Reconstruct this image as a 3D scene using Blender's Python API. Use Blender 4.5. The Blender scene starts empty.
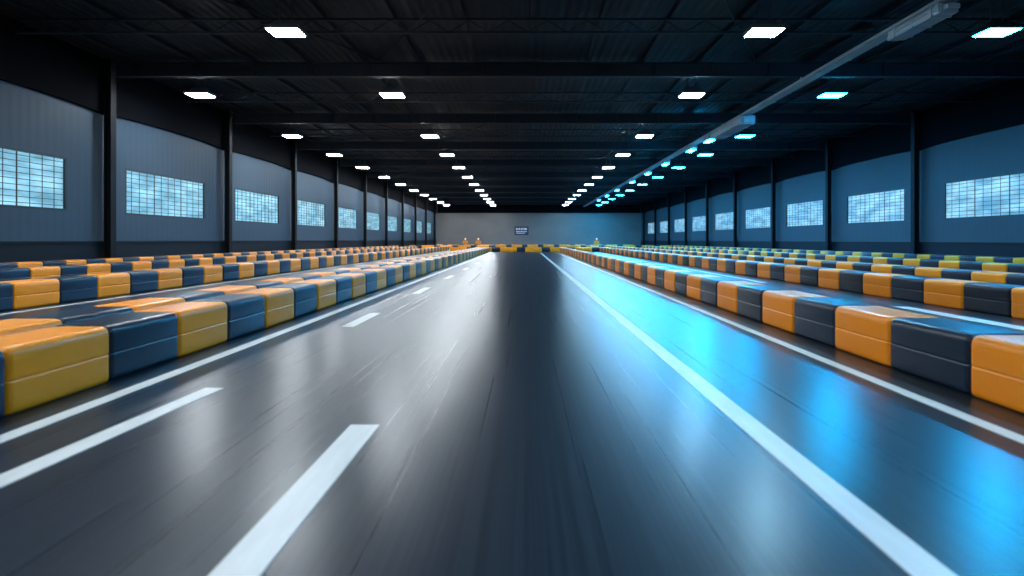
import bpy, bmesh, math, random
random.seed(7)
S = bpy.context.scene
C = bpy.context.collection

# ------------------------------------------------------------------ helpers
def box(bm, x0, x1, y0, y1, z0, z1, mi=0):
    v = [bm.verts.new(p) for p in ((x0,y0,z0),(x1,y0,z0),(x1,y1,z0),(x0,y1,z0),
                                   (x0,y0,z1),(x1,y0,z1),(x1,y1,z1),(x0,y1,z1))]
    for idx in ((3,2,1,0),(4,5,6,7),(0,1,5,4),(1,2,6,5),(2,3,7,6),(3,0,4,7)):
        f = bm.faces.new([v[i] for i in idx]); f.material_index = mi

def rod(bm, a, b, r, seg=8):
    from mathutils import Vector
    a = Vector(a); b = Vector(b); d = (b-a).normalized()
    u = d.orthogonal().normalized(); w = d.cross(u)
    A = []; B = []
    for i in range(seg):
        t = 2*math.pi*i/seg
        o = (u*math.cos(t)+w*math.sin(t))*r
        A.append(bm.verts.new(a+o)); B.append(bm.verts.new(b+o))
    for i in range(seg):
        j = (i+1) % seg
        bm.faces.new((A[i],A[j],B[j],B[i]))
    bm.faces.new(A[::-1]); bm.faces.new(B)

def to_mesh(bm, name, mats, smooth=False):
    bmesh.ops.recalc_face_normals(bm, faces=bm.faces)
    me = bpy.data.meshes.new(name)
    bm.to_mesh(me); bm.free()
    for m in mats: me.materials.append(m)
    if smooth:
        for p in me.polygons: p.use_smooth = True
        me.set_sharp_from_angle(angle=math.radians(50))
    return me

def add(name, me, loc=(0,0,0), rot=0, label=None, category=None, group=None, kind=None, parent=None):
    o = bpy.data.objects.new(name, me)
    o.location = loc
    o.rotation_euler = (0,0,rot)
    C.objects.link(o)
    if label: o["label"] = label
    if category: o["category"] = category
    if group: o["group"] = group
    if kind: o["kind"] = kind
    if parent: o.parent = parent
    return o

# ------------------------------------------------------------------ materials
def mat(name, col, rough=0.5, metal=0.0, var=0.25, nscale=(3,3,3), rvar=0.1, spec=0.5, perobj=0.0):
    m = bpy.data.materials.new(name); m.use_nodes = True
    n = m.node_tree.nodes; l = m.node_tree.links
    b = n["Principled BSDF"]
    b.inputs["Metallic"].default_value = metal
    b.inputs["Specular IOR Level"].default_value = spec
    tc = n.new("ShaderNodeTexCoord"); mp = n.new("ShaderNodeMapping")
    mp.inputs["Scale"].default_value = nscale
    l.new(tc.outputs["Object"], mp.inputs["Vector"])
    nz = n.new("ShaderNodeTexNoise"); nz.inputs["Scale"].default_value = 1; nz.inputs["Detail"].default_value = 6
    l.new(mp.outputs[0], nz.inputs["Vector"])
    mx = n.new("ShaderNodeMix"); mx.data_type = 'RGBA'
    mx.inputs[6].default_value = [c*(1-var) for c in col]+[1]
    mx.inputs[7].default_value = [min(1,c*(1+var)) for c in col]+[1]
    l.new(nz.outputs["Fac"], mx.inputs[0])
    out = mx.outputs[2]
    if perobj:
        oi = n.new("ShaderNodeObjectInfo")
        mr = n.new("ShaderNodeMapRange"); mr.inputs[3].default_value = 1-perobj; mr.inputs[4].default_value = 1+perobj
        l.new(oi.outputs["Random"], mr.inputs[0])
        hs = n.new("ShaderNodeHueSaturation")
        l.new(mr.outputs[0], hs.inputs["Value"]); l.new(out, hs.inputs["Color"])
        out = hs.outputs[0]
    l.new(out, b.inputs["Base Color"])
    r = n.new("ShaderNodeMapRange"); r.inputs[3].default_value = max(0.02,rough-rvar); r.inputs[4].default_value = rough+rvar
    l.new(nz.outputs["Fac"], r.inputs[0]); l.new(r.outputs[0], b.inputs["Roughness"])
    return m

def emis(name, col, strength):
    m = bpy.data.materials.new(name); m.use_nodes = True
    n = m.node_tree.nodes
    b = n["Principled BSDF"]
    b.inputs["Base Color"].default_value = (.8,.85,.9,1)
    b.inputs["Emission Color"].default_value = (*col,1)
    b.inputs["Emission Strength"].default_value = strength
    return m

M_or = mat("orange_plastic", (1.0,.30,.006), .34, var=.05, nscale=(4,4,8), rvar=.04, perobj=.04)
M_bl = mat("navy_plastic", (.005,.016,.036), .32, var=.2, nscale=(4,4,8), rvar=.04, perobj=.3)
M_paint = mat("white_track_paint", (.70,.70,.68), .38, var=.2, nscale=(14,2.5,1))
M_steel = mat("dark_painted_steel", (.004,.006,.008), .6, var=.3, spec=.2)
M_roofst = mat("dark_roof_steel", (.022,.030,.042), .6, var=.3, spec=.3)
M_grey = mat("white_coated_metal", (.44,.48,.52), .4, var=.12)
M_house = mat("lamp_housing", (.09,.10,.11), .45)
M_plinth = mat("dark_plinth_paint", (.007,.010,.015), .5, var=.3, spec=.2)
M_fascia = mat("black_fascia", (.003,.004,.006), .8, var=.3, spec=.05)
M_frame = mat("window_frame_metal", (.014,.024,.032), .45)
M_sign = mat("navy_sign_panel", (.012,.03,.07), .4)
M_signw = mat("white_sign_lettering", (.8,.85,.9), .4)
E_white = emis("lamp_white", (.84,.93,1.0), 190)
E_cool = emis("lamp_cool_white", (.36,.72,1.0), 235)
E_blue = emis("lamp_blue", (.0025,.42,1.0), 520)
E_amber = emis("beacon_amber", (1.0,.35,.04), 1.5)

def wallmat(name, col, axis, st=.2, spec=.3):
    m = mat(name, col, .55, var=.22, nscale=(.3,.3,.5), spec=spec)
    n = m.node_tree.nodes; l = m.node_tree.links
    tc = n.new("ShaderNodeTexCoord")
    w = n.new("ShaderNodeTexWave"); w.wave_type='BANDS'; w.bands_direction = axis
    w.inputs["Scale"].default_value = .95; w.wave_profile = 'SIN'
    l.new(tc.outputs["Object"], w.inputs["Vector"])
    bp = n.new("ShaderNodeBump"); bp.inputs["Strength"].default_value=st; bp.inputs["Distance"].default_value=.03
    l.new(w.outputs["Fac"], bp.inputs["Height"]); l.new(bp.outputs[0], n["Principled BSDF"].inputs["Normal"])
    return m
M_wallL = wallmat("ribbed_wall_panel_slate", (.038,.070,.104), 'Y', .11)
M_wallR = wallmat("ribbed_wall_panel_grey", (.054,.058,.069), 'Y', .11)
M_wallX = wallmat("ribbed_wall_panel_end", (.19,.175,.165), 'X', .1)
M_deck = wallmat("ribbed_roof_deck", (.020,.028,.037), 'X', .8, .2)

def floormat():
    m = bpy.data.materials.new("polished_track_floor"); m.use_nodes = True
    n = m.node_tree.nodes; l = m.node_tree.links
    b = n["Principled BSDF"]
    tc = n.new("ShaderNodeTexCoord")
    mp = n.new("ShaderNodeMapping"); mp.inputs["Scale"].default_value = (70,.16,1)
    l.new(tc.outputs["Object"], mp.inputs["Vector"])
    z = n.new("ShaderNodeTexNoise"); z.inputs["Scale"].default_value = 1; z.inputs["Detail"].default_value = 2
    l.new(mp.outputs[0], z.inputs["Vector"])
    mr = n.new("ShaderNodeMapRange"); mr.inputs[1].default_value=.25; mr.inputs[2].default_value=.75
    l.new(z.outputs["Fac"], mr.inputs[0])
    cr = n.new("ShaderNodeMix"); cr.data_type='RGBA'
    cr.inputs[6].default_value=(.007,.012,.020,1); cr.inputs[7].default_value=(.026,.037,.052,1)
    l.new(mr.outputs[0], cr.inputs[0]); l.new(cr.outputs[2], b.inputs["Base Color"])
    rr = n.new("ShaderNodeMapRange")
    rr.inputs[3].default_value=.270; rr.inputs[4].default_value=.298
    l.new(mr.outputs[0], rr.inputs[0]); l.new(rr.outputs[0], b.inputs["Roughness"])
    b.inputs["Specular IOR Level"].default_value=.32
    return m
M_floor = floormat()

def panemat():
    m = bpy.data.materials.new("frosted_daylight_glass"); m.use_nodes = True
    n = m.node_tree.nodes; l = m.node_tree.links
    b = n["Principled BSDF"]
    b.inputs["Roughness"].default_value=.3
    b.inputs["Base Color"].default_value=(.1,.2,.25,1)
    geo = n.new("ShaderNodeNewGeometry"); mp=n.new("ShaderNodeMapping"); mp.inputs["Scale"].default_value=(1,.6,2.0)
    z = n.new("ShaderNodeTexNoise"); z.inputs["Scale"].default_value=1.3; z.inputs["Detail"].default_value=3
    l.new(geo.outputs["Position"], mp.inputs[0]); l.new(mp.outputs[0], z.inputs["Vector"])
    cr = n.new("ShaderNodeValToRGB")
    cr.color_ramp.elements[0].position=.34; cr.color_ramp.elements[0].color=(.08,.23,.31,1)
    cr.color_ramp.elements[1].position=.68; cr.color_ramp.elements[1].color=(.36,.68,.82,1)
    l.new(z.outputs["Fac"], cr.inputs[0]); l.new(cr.outputs[0], b.inputs["Emission Color"])
    b.inputs["Emission Strength"].default_value=1.05
    return m
M_pane = panemat()

# ------------------------------------------------------------------ room shell
XL, XR, YE, YB, ZC, ZW = -17.8, 23.3, 100.0, -12.0, 8.8, 6.6
NW = 10
WY = [13.85+8.4*i for i in range(NW)]
WL, WZ0, WZ1 = 5.6, 2.32, 4.42

bm = bmesh.new(); box(bm, XL-.3, XR+.3, YB-.3, YE+.3, -.2, 0)
add("floor", to_mesh(bm,"floor",[M_floor]), kind="structure", label="dark polished track floor with faint longitudinal streaks")
bm = bmesh.new(); box(bm, XL-.3, XR+.3, YB-.3, YE+.3, ZC, ZC+.2)
add("ceiling", to_mesh(bm,"ceiling",[M_deck]), kind="structure", label="dark ribbed steel roof deck")

def sidewall(name, x0, x1, m):
    bm = bmesh.new()
    box(bm, x0,x1, YB,YE, 0,WZ0); box(bm, x0,x1, YB,YE, WZ1,ZC)
    y = YB
    for wy in WY:
        box(bm, x0,x1, y,wy, WZ0,WZ1); y = wy+WL
    box(bm, x0,x1, y,YE, WZ0,WZ1)
    add(name, to_mesh(bm,name,[m]), kind="structure", label="blue-grey ribbed metal wall panelling")
sidewall("wall_left", XL-.3, XL, M_wallL); sidewall("wall_right", XR, XR+.3, M_wallR)
bm = bmesh.new(); box(bm, XL-.3,XR+.3, YE,YE+.3, 0,ZC)
add("wall_far", to_mesh(bm,"wall_far",[M_wallX]), kind="structure", label="grey end wall of the hall")
bm = bmesh.new(); box(bm, XL-.3,XR+.3, YB-.3,YB, 0,ZC)
add("wall_back", to_mesh(bm,"wall_back",[M_plinth]), kind="structure", label="dark wall of the hall")

bm = bmesh.new(); box(bm, XL,XL+.12,YB,YE,0,1.08); box(bm, XL,XL+.18,YB,YE,1.08,1.16)
add("baseboard_left", to_mesh(bm,"bl",[M_plinth]), kind="structure", label="dark plinth band along the wall")
bm = bmesh.new(); box(bm, XR-.12,XR,YB,YE,0,1.0); box(bm, XR-.18,XR,YB,YE,1.0,1.08)
add("baseboard_right", to_mesh(bm,"br",[M_plinth]), kind="structure", label="dark plinth band along the wall")

COLY = [12.65+8.4*i for i in range(11)]
def fascia(x0,x1):
    bm=bmesh.new(); prev=None
    bays=sorted([4.25,-4.15]+COLY)
    pts=[(YB,ZW-.1)]
    for a,b in zip(bays,bays[1:]):
        for i in range(12):
            t=i/12; pts.append((a+(b-a)*t, ZW+.03-.15*abs(2*t-1)**3))
    pts.append((bays[-1],ZW-.12)); pts.append((YE,ZW))
    for y,z in pts:
        ring=[bm.verts.new(p) for p in ((x0,y,z),(x1,y,z),(x1,y,ZC),(x0,y,ZC))]
        if prev:
            for i in range(4): bm.faces.new((prev[i],prev[(i+1)%4],ring[(i+1)%4],ring[i]))
        else: bm.faces.new(ring[::-1])
        prev=ring
    bm.faces.new(prev)
    return to_mesh(bm,"fascia",[M_fascia])
add("trim_1", fascia(XL,XL+.15), kind="structure", label="black upper fascia above the wall panels")
add("trim_2", fascia(XR-.15,XR), kind="structure", label="black upper fascia above the wall panels")
bm = bmesh.new(); box(bm, XL+.35,XR-.35,YE-.35,YE,ZW,ZC)
add("trim_3", to_mesh(bm,"t3",[M_fascia]), kind="structure", label="black upper fascia above the end wall")

bm = bmesh.new()
h = WZ1-WZ0; hw = WL/2; t=.09
box(bm,-.1,.1,-hw,hw,0,t); box(bm,-.1,.1,-hw,hw,h-t,h)
box(bm,-.1,.1,-hw,-hw+t,t,h-t); box(bm,-.1,.1,hw-t,hw,t,h-t)
ncol, nrow = 12, 10
for i in range(1,ncol):
    y = -hw+WL*i/ncol; w=.006 if i%4 else .020
    box(bm,-.03,.03,y-w,y+w,t,h-t)
for j in range(1,nrow):
    z = h*j/nrow; w=.011
    box(bm,-.028,.028,-hw+t,hw-t,z-w,z+w)
me_wf = to_mesh(bm,"window_frame",[M_frame])
bm = bmesh.new(); box(bm,-.012,.012,-hw+t*.6,hw-t*.6,t*.6,h-t*.6)
me_wp = to_mesh(bm,"window_pane",[M_pane])
k=1
for x in (XL-.1, XR+.1):
    for wy in WY:
        w = add("window_%d"%k, me_wf, (x,wy+hw,WZ0), kind="structure", label="wide multi-pane industrial window with cold daylight")
        add("window_pane", me_wp, parent=w, label="glowing pale blue frosted glass")
        k+=1

def icol(d):
    bm = bmesh.new()
    def b(a0,a1,y,z1=ZC):
        a,c=sorted((a0*d,a1*d)); box(bm,a,c,-y,y,0,z1)
    b(0,.04,.14); b(.04,.26,.02); b(.26,.30,.14); b(0,.36,.2,.03)
    return to_mesh(bm,"steel_column",[M_steel])
mcL, mcR = icol(1), icol(-1)
for me,x in ((mcL,XL+.18),(mcR,XR-.18)):
    for y in COLY:
        add("steel_column", me, (x,y,0), label="dark steel I-section column against the wall", category="column", group="wall columns")

W = XR-XL-1.3; cx=(XL+XR)/2
bm = bmesh.new()
box(bm,-W/2,W/2,-.14,.14,0,.03); box(bm,-W/2,W/2,-.015,.015,.03,.57); box(bm,-W/2,W/2,-.14,.14,.57,.60)
i=-W/2+1
while i<W/2:
    box(bm,i-.015,i+.015,-.12,.12,.03,.57); i+=2.4
me_beam = to_mesh(bm,"roof_beam",[M_roofst])
for y in COLY+[4.25,-4.15]:
    add("roof_beam", me_beam, (cx,y,8.05), label="dark steel main roof beam with web stiffeners", category="beam", group="main roof beams")
bm = bmesh.new()
box(bm,-W/2,W/2,-.06,.06,0,.06); box(bm,-W/2,W/2,-.06,.06,.44,.50)
n=30; st=W/n
for q in range(n):
    a=-W/2+q*st
    rod(bm,(a,0,.05),(a+st/2,0,.45),.018,6); rod(bm,(a+st/2,0,.45),(a+st,0,.05),.018,6)
me_joist = to_mesh(bm,"roof_joist",[M_roofst])
for y in [16.85+8.4*i for i in range(10)]+[8.45]:
    add("roof_joist", me_joist, (cx,y,8.15), label="dark open-web steel roof joist", category="joist", group="roof joists")
bm = bmesh.new()
box(bm,-.07,.07,YB+.1,YE-.5,0,.015); box(bm,-.012,.012,YB+.1,YE-.5,.015,.13); box(bm,-.07,.07,YB+.1,YE-.5,.13,.145)
me_pur = to_mesh(bm,"roof_purlin",[M_roofst])
for i in range(17):
    add("roof_purlin", me_pur, (-16.2+i*2.35,0,8.655), label="dark lengthwise steel purlin under the roof deck", category="purlin", group="roof purlins")
bm=bmesh.new(); rod(bm,(0,0,0),(5.1,7.9,0),.035,6)
me_br=to_mesh(bm,"roof_brace",[M_roofst])
bm=bmesh.new(); rod(bm,(0,0,0),(-5.1,7.9,0),.035,6)
me_br2=to_mesh(bm,"roof_brace",[M_roofst])
for y in (12.9,29.7,46.5):
    for x,m_ in ((-11,me_br),(-1.0,me_br2),(4.5,me_br),(15,me_br2)):
        add("roof_brace", m_, (x,y,8.62), label="thin dark diagonal roof bracing rod", category="brace", group="roof braces")

# ------------------------------------------------------------------ lamps
LZ = 7.8
def lamp_meshes():
    bm = bmesh.new()
    A,B=.50,.33
    box(bm,-A,A,-B,B,.03,.12)
    v0=[bm.verts.new(p) for p in ((-.45,-.28,.12),(.45,-.28,.12),(.45,.28,.12),(-.45,.28,.12))]
    v1=[bm.verts.new(p) for p in ((-.25,-.15,.34),(.25,-.15,.34),(.25,.15,.34),(-.25,.15,.34))]
    bm.faces.new(v1)
    for a in range(4): bm.faces.new((v0[a],v0[(a+1)%4],v1[(a+1)%4],v1[a]))
    box(bm,-A-.03,-A+.01,-B-.03,B+.03,0,.12); box(bm,A-.01,A+.03,-B-.03,B+.03,0,.12)
    box(bm,-A+.01,A-.01,-B-.03,-B+.01,0,.12); box(bm,-A+.01,A-.01,B-.01,B+.03,0,.12)
    hs = to_mesh(bm,"lamp_housing",[M_house])
    bm = bmesh.new(); box(bm,-A+.02,A-.02,-B+.02,B-.02,-.025,.028)
    dw = to_mesh(bm,"lamp_diffuser",[E_white]); db = dw.copy(); db.materials[0]=E_blue
    dc = dw.copy(); dc.materials[0]=E_cool
    bm = bmesh.new(); rod(bm,(0,0,0),(0,0,.7),.02)
    rd = to_mesh(bm,"hanger",[M_house])
    return hs,dw,db,dc,rd
hs,dw,db,dc,rd = lamp_meshes()
LY = [-6,1.3,8.6,15.9,22.8,31.8,38.8,45.6,52.6,59.6,66.6,73.6,80.6,87.6,94.6]
rows = [(-14.8,dw),(-6.05,dw),(7.6,dc),(14.0,db)]
for X,dm in rows:
    blue = dm is db
    for j,y in enumerate(LY):
        x = X
        if blue and y<10: continue
        if y==15.9 and X==-6.05: x=-7.6
        if y==15.9 and blue: x=15.0
        if y==15.9 and X==-14.8: continue
        L = add("ceiling_lamp", hs, (x,y,LZ),
            label=("rectangular high-bay lamp glowing cyan blue" if blue else "rectangular high-bay lamp glowing cold white"),
            category="ceiling lamp", group=("blue high-bay lamps" if blue else "white high-bay lamps"))
        add("diffuser", dm, parent=L, label="glowing blue diffuser" if blue else "glowing white diffuser")
        for hx in (-.2,.2):
            add("hanger_rod", rd, (hx,0,.3), parent=L)

# cable tray / ducts ------------------------------------------------------
bm = bmesh.new()
TW=.19
box(bm,-TW,TW,YB+.2,YE-.5,0,.02); box(bm,-TW,-TW+.02,YB+.2,YE-.5,.02,.16); box(bm,TW-.02,TW,YB+.2,YE-.5,.02,.16)
rod(bm,(-TW-.05,YB+.2,.05),(-TW-.05,YE-.5,.05),.035,8)
y=YB+1
while y<YE-1:
    box(bm,-TW-.09,TW+.02,y-.03,y+.03,-.012,.03); y+=1.4
for y in COLY+[4.25,-4.15]:
    for sx in (-1,1):
        box(bm,sx*(TW-.01)-.01,sx*(TW-.01)+.01,y-.04,y+.04,.02,.22)
add("cable_tray", to_mesh(bm,"cable_tray",[M_grey]), (11.8,0,7.83), label="long pale cable tray hung from the roof beams", category="cable tray")
def duct(L,w,h):
    bm = bmesh.new()
    box(bm,-w,w,-L,L,0,h)
    bmesh.ops.bevel(bm, geom=bm.edges[:], offset=.03, segments=2, affect='EDGES')
    k=-L+.3
    while k<L-.2:
        box(bm,-w-.02,w+.02,k-.03,k+.03,-.015,h); k+=.7
    box(bm,-w*.6,w*.6,-L-.15,-L,.05,h-.1); box(bm,-w*.6,w*.6,L,L+.15,.05,h-.1)
    rod(bm,(-w-.03,-L*.6,h*.5),(-w-.03,L*.6,h*.5),.018,6)
    return to_mesh(bm,"duct_box",[M_grey])
d1=duct(2.1,.42,.44); d2=duct(.6,.24,.26); d0=duct(1.0,.28,.28)
bm=bmesh.new(); box(bm,-.16,.16,-.5,.5,-.05,-.018); me_fl=to_mesh(bm,"added_flood_lens",[E_blue])
add("duct_unit", d0, (11.8,14.9,7.535), label="pale ventilation box unit hung under the cable tray", category="duct", group="ventilation boxes")
add("duct_unit", d1, (11.8,28.6,7.375), label="pale bulky ventilation box unit hung under the cable tray", category="duct", group="ventilation boxes")
for y in (32.0,35.5,42,48,55,64,72,80):  # blue lights below are added to widen the blue sheen on the floor
    j=add("added_flood_unit", d2, (11.8,y,7.555), label="small pale fitting under the tray with an added blue light", category="added floodlight", group="added blue floodlights")
    add("lens", me_fl, parent=j, label="added blue glow for the floor sheen")

# ------------------------------------------------------------------ barrier blocks
BW, BL = .54, .84
def block_loft(bm, cx, cy, rot, levels, seg, mi=0, cr=.04):
    rings=[]
    for z,ins in levels:
        ring=[]
        hx=BW/2-.002-ins; hy=BL/2-.0005-ins*.4; r=max(.015,cr-ins*.3)
        for (sx,sy,a0) in ((1,1,0),(-1,1,90),(-1,-1,180),(1,-1,270)):
            for s in range(seg+1):
                a=math.radians(a0+90*s/seg)
                px=sx*(hx-r)+r*math.cos(a); py=sy*(hy-r)+r*math.sin(a)
                X=cx+px*math.cos(rot)-py*math.sin(rot); Y=cy+px*math.sin(rot)+py*math.cos(rot)
                ring.append(bm.verts.new((X,Y,z)))
        rings.append(ring)
    N=len(rings[0])
    for a,b in zip(rings,rings[1:]):
        for i in range(N):
            f=bm.faces.new((a[i],a[(i+1)%N],b[(i+1)%N],b[i])); f.material_index=mi
    f=bm.faces.new(rings[0][::-1]); f.material_index=mi
    f=bm.faces.new(rings[-1]); f.material_index=mi
LV=[(0,.030),(.010,.010),(.030,.002),(.05,0),(.215,0),(.225,.001),(.230,.004),(.233,.006),
    (.237,.006),(.240,.004),(.245,.001),(.255,0),(.395,0),(.425,.004),(.446,.013),(.461,.028),(.470,.048),(.473,.07),(.474,.10)]
LVlow=[(0,.02),(.03,0),(.43,0),(.458,.018),(.472,.055)]
def block_mesh(m):
    bm=bmesh.new(); block_loft(bm,0,0,0,LV,6); return to_mesh(bm,"barrier_block",[m],smooth=True)
me_o, me_b = block_mesh(M_or), block_mesh(M_bl)

blocks=[]
SP=BL+.006
def row(x, y0, y1, col0=0):
    i=0; y=y0
    while y<y1:
        blocks.append((x+random.uniform(-.008,.008), y+BL/2, 0, random.uniform(-.005,.005), (i+col0)%2)); y+=SP; i+=1
def single(xf, sgn, y0, y1, c=0): row(xf+sgn*BW/2, y0, y1, c)
single(-3.50,-1, 1.70, 49, 0); single(-4.28,-1, 2.12, 49, 0)
single(-8.75,-1, 4.35, 57, 1)
single(-12.9,-1, 8.0, 60)
single(-16.3,-1, 12.7, 64)
single(3.42,1, 1.32, 49, 0)
single(7.5,1, 5.2, 57, 0)
single(10.4,1, 8.3, 60, 1)
single(14.8,1, 12.0, 62)
single(20.2,1, 18.2, 68)
def cross(y, x0, x1, c=0, z=0):
    x=x0; i=c
    while x<x1:
        blocks.append((x+BL/2,y,z,math.pi/2+random.uniform(-.005,.005),1 if i%3==2 else 0)); x+=SP; i+=1
cross(50.9,-7.6,7.9)
cross(69.5,-16,-5,1); cross(69.5,6,20,0); cross(80,-14,18,1)
def score(b): 
    d=math.hypot(b[0],b[1]); px=525+500*b[0]/b[1]
    return d + (1000 if (px<-150 or px>1170) else 0)
blocks=[b for b in blocks if score(b)<1000 or b[1]<6]
blocks.sort(key=score)
for b in blocks[:300]:
    add("barrier_block", me_b if b[4] else me_o, (b[0],b[1],b[2]), b[3],
        label=("dark navy padded plastic track barrier block with a seam" if b[4] else "orange-yellow padded plastic track barrier block with a seam"),
        category="barrier block", group="track barrier blocks")
bm=bmesh.new()
for b in blocks[300:]:
    block_loft(bm,b[0],b[1],b[3],[(z+b[2],i) for z,i in LVlow],2,mi=b[4])
add("barrier_block_rows", to_mesh(bm,"barrier_block_rows",[M_or,M_bl],smooth=True), kind="stuff",
    label="long rows of alternating orange and navy barrier blocks", category="barrier blocks")

# low trackside posts near the end of the track
bm=bmesh.new(); rod(bm,(0,0,.04),(0,0,1.25),.05,10); rod(bm,(0,0,0),(0,0,.05),.28,14)
box(bm,-.32,.32,-.06,.0,.75,1.1)
bp_=to_mesh(bm,"beacon_post",[M_or])
bm=bmesh.new(); bmesh.ops.create_uvsphere(bm,u_segments=14,v_segments=8,radius=.09)
bh=to_mesh(bm,"beacon_head",[E_amber],smooth=True)
for x,y in ((-5.6,60),(-7.4,62),(8.6,60)):
    p=add("beacon_post", bp_, (x,y,0), label="low orange trackside post with a small amber beacon", category="beacon", group="trackside beacons")
    add("beacon_light", bh, (0,0,1.32), parent=p, label="glowing amber lens")

# ------------------------------------------------------------------ floor markings
def mark(x0,x1,y0,y1,label,rot=0):
    bm=bmesh.new(); w=(x1-x0)/2; h=(y1-y0)/2
    box(bm,-w,w,-h,h,0,.004)
    add("floor_marking", to_mesh(bm,"floor_marking",[M_paint]), ((x0+x1)/2,(y0+y1)/2,0), rot=rot, label=label, category="floor marking", group="painted track lines")
mark(-3.22,-3.09,.8,48.5,"long thin white painted edge line beside the barrier")
mark(2.93,3.04,.8,48.5,"long thin white painted edge line beside the barrier")
mark(1.38,1.54,.8,46,"long solid white painted lane line")
mark(-1.13,-.945,.9,3.24,"broad white painted dash on the dark floor")
mark(-2.65,-2.50,2.0,4.05,"short white painted dash on the dark floor", rot=-.06)
for a,b in ((6.9,8.2),(11.2,12.6),(15.4,16.9),(20,21.5),(25,26.5),(30,31.5)):
    mark(-2.54,-2.37,a,b,"short white painted dash on the dark floor")
mark(-8.5,-8.38,4,57,"thin white painted line beside the barrier")
mark(6.62,6.88,3.5,9.0,"white painted line in the side lane")
mark(6.62,6.80,14,48,"white painted line in the side lane")
mark(-6.6,-6.5,20,50,"thin white painted line in the side lane")

# ------------------------------------------------------------------ end wall sign
bm=bmesh.new(); box(bm,-1.4,1.4,-.05,.05,0,1.7)
sg=add("wall_sign", to_mesh(bm,"wall_sign",[M_sign]), (-.7,YE-.06,2.2), label="dark blue sign board with white lettering on the end wall", category="sign")
bm=bmesh.new()
for (x0,x1,z0,z1) in ((-1.1,-.75,1.0,1.4),(-.6,-.25,1.0,1.4),(-.1,.25,1.0,1.4),(.4,1.1,1.0,1.4),(-1.1,1.1,.6,.75),(-1.1,.7,.3,.42)):
    box(bm,x0,x1,-.07,-.05,z0,z1)
add("sign_lettering", to_mesh(bm,"sign_lettering",[M_signw]), parent=sg, label="white lettering")

# ------------------------------------------------------------------ world + camera
w = bpy.data.worlds.new("world"); S.world=w; w.use_nodes=True
w.node_tree.nodes["Background"].inputs[0].default_value=(.1,.25,.4,1)
w.node_tree.nodes["Background"].inputs[1].default_value=.3
cam=bpy.data.cameras.new("camera"); co=bpy.data.objects.new("camera",cam); C.objects.link(co)
co.location=(0,0,1.2); co.rotation_euler=(math.radians(90),0,0)
cam.sensor_width=36; cam.lens=500/1024*36; cam.shift_x=-13/1024; cam.shift_y=-48/1024
cam.clip_end=300
cam.dof.use_dof=True; cam.dof.focus_distance=14; cam.dof.aperture_fstop=.9
S.camera=co
S.view_settings.view_transform='Standard'
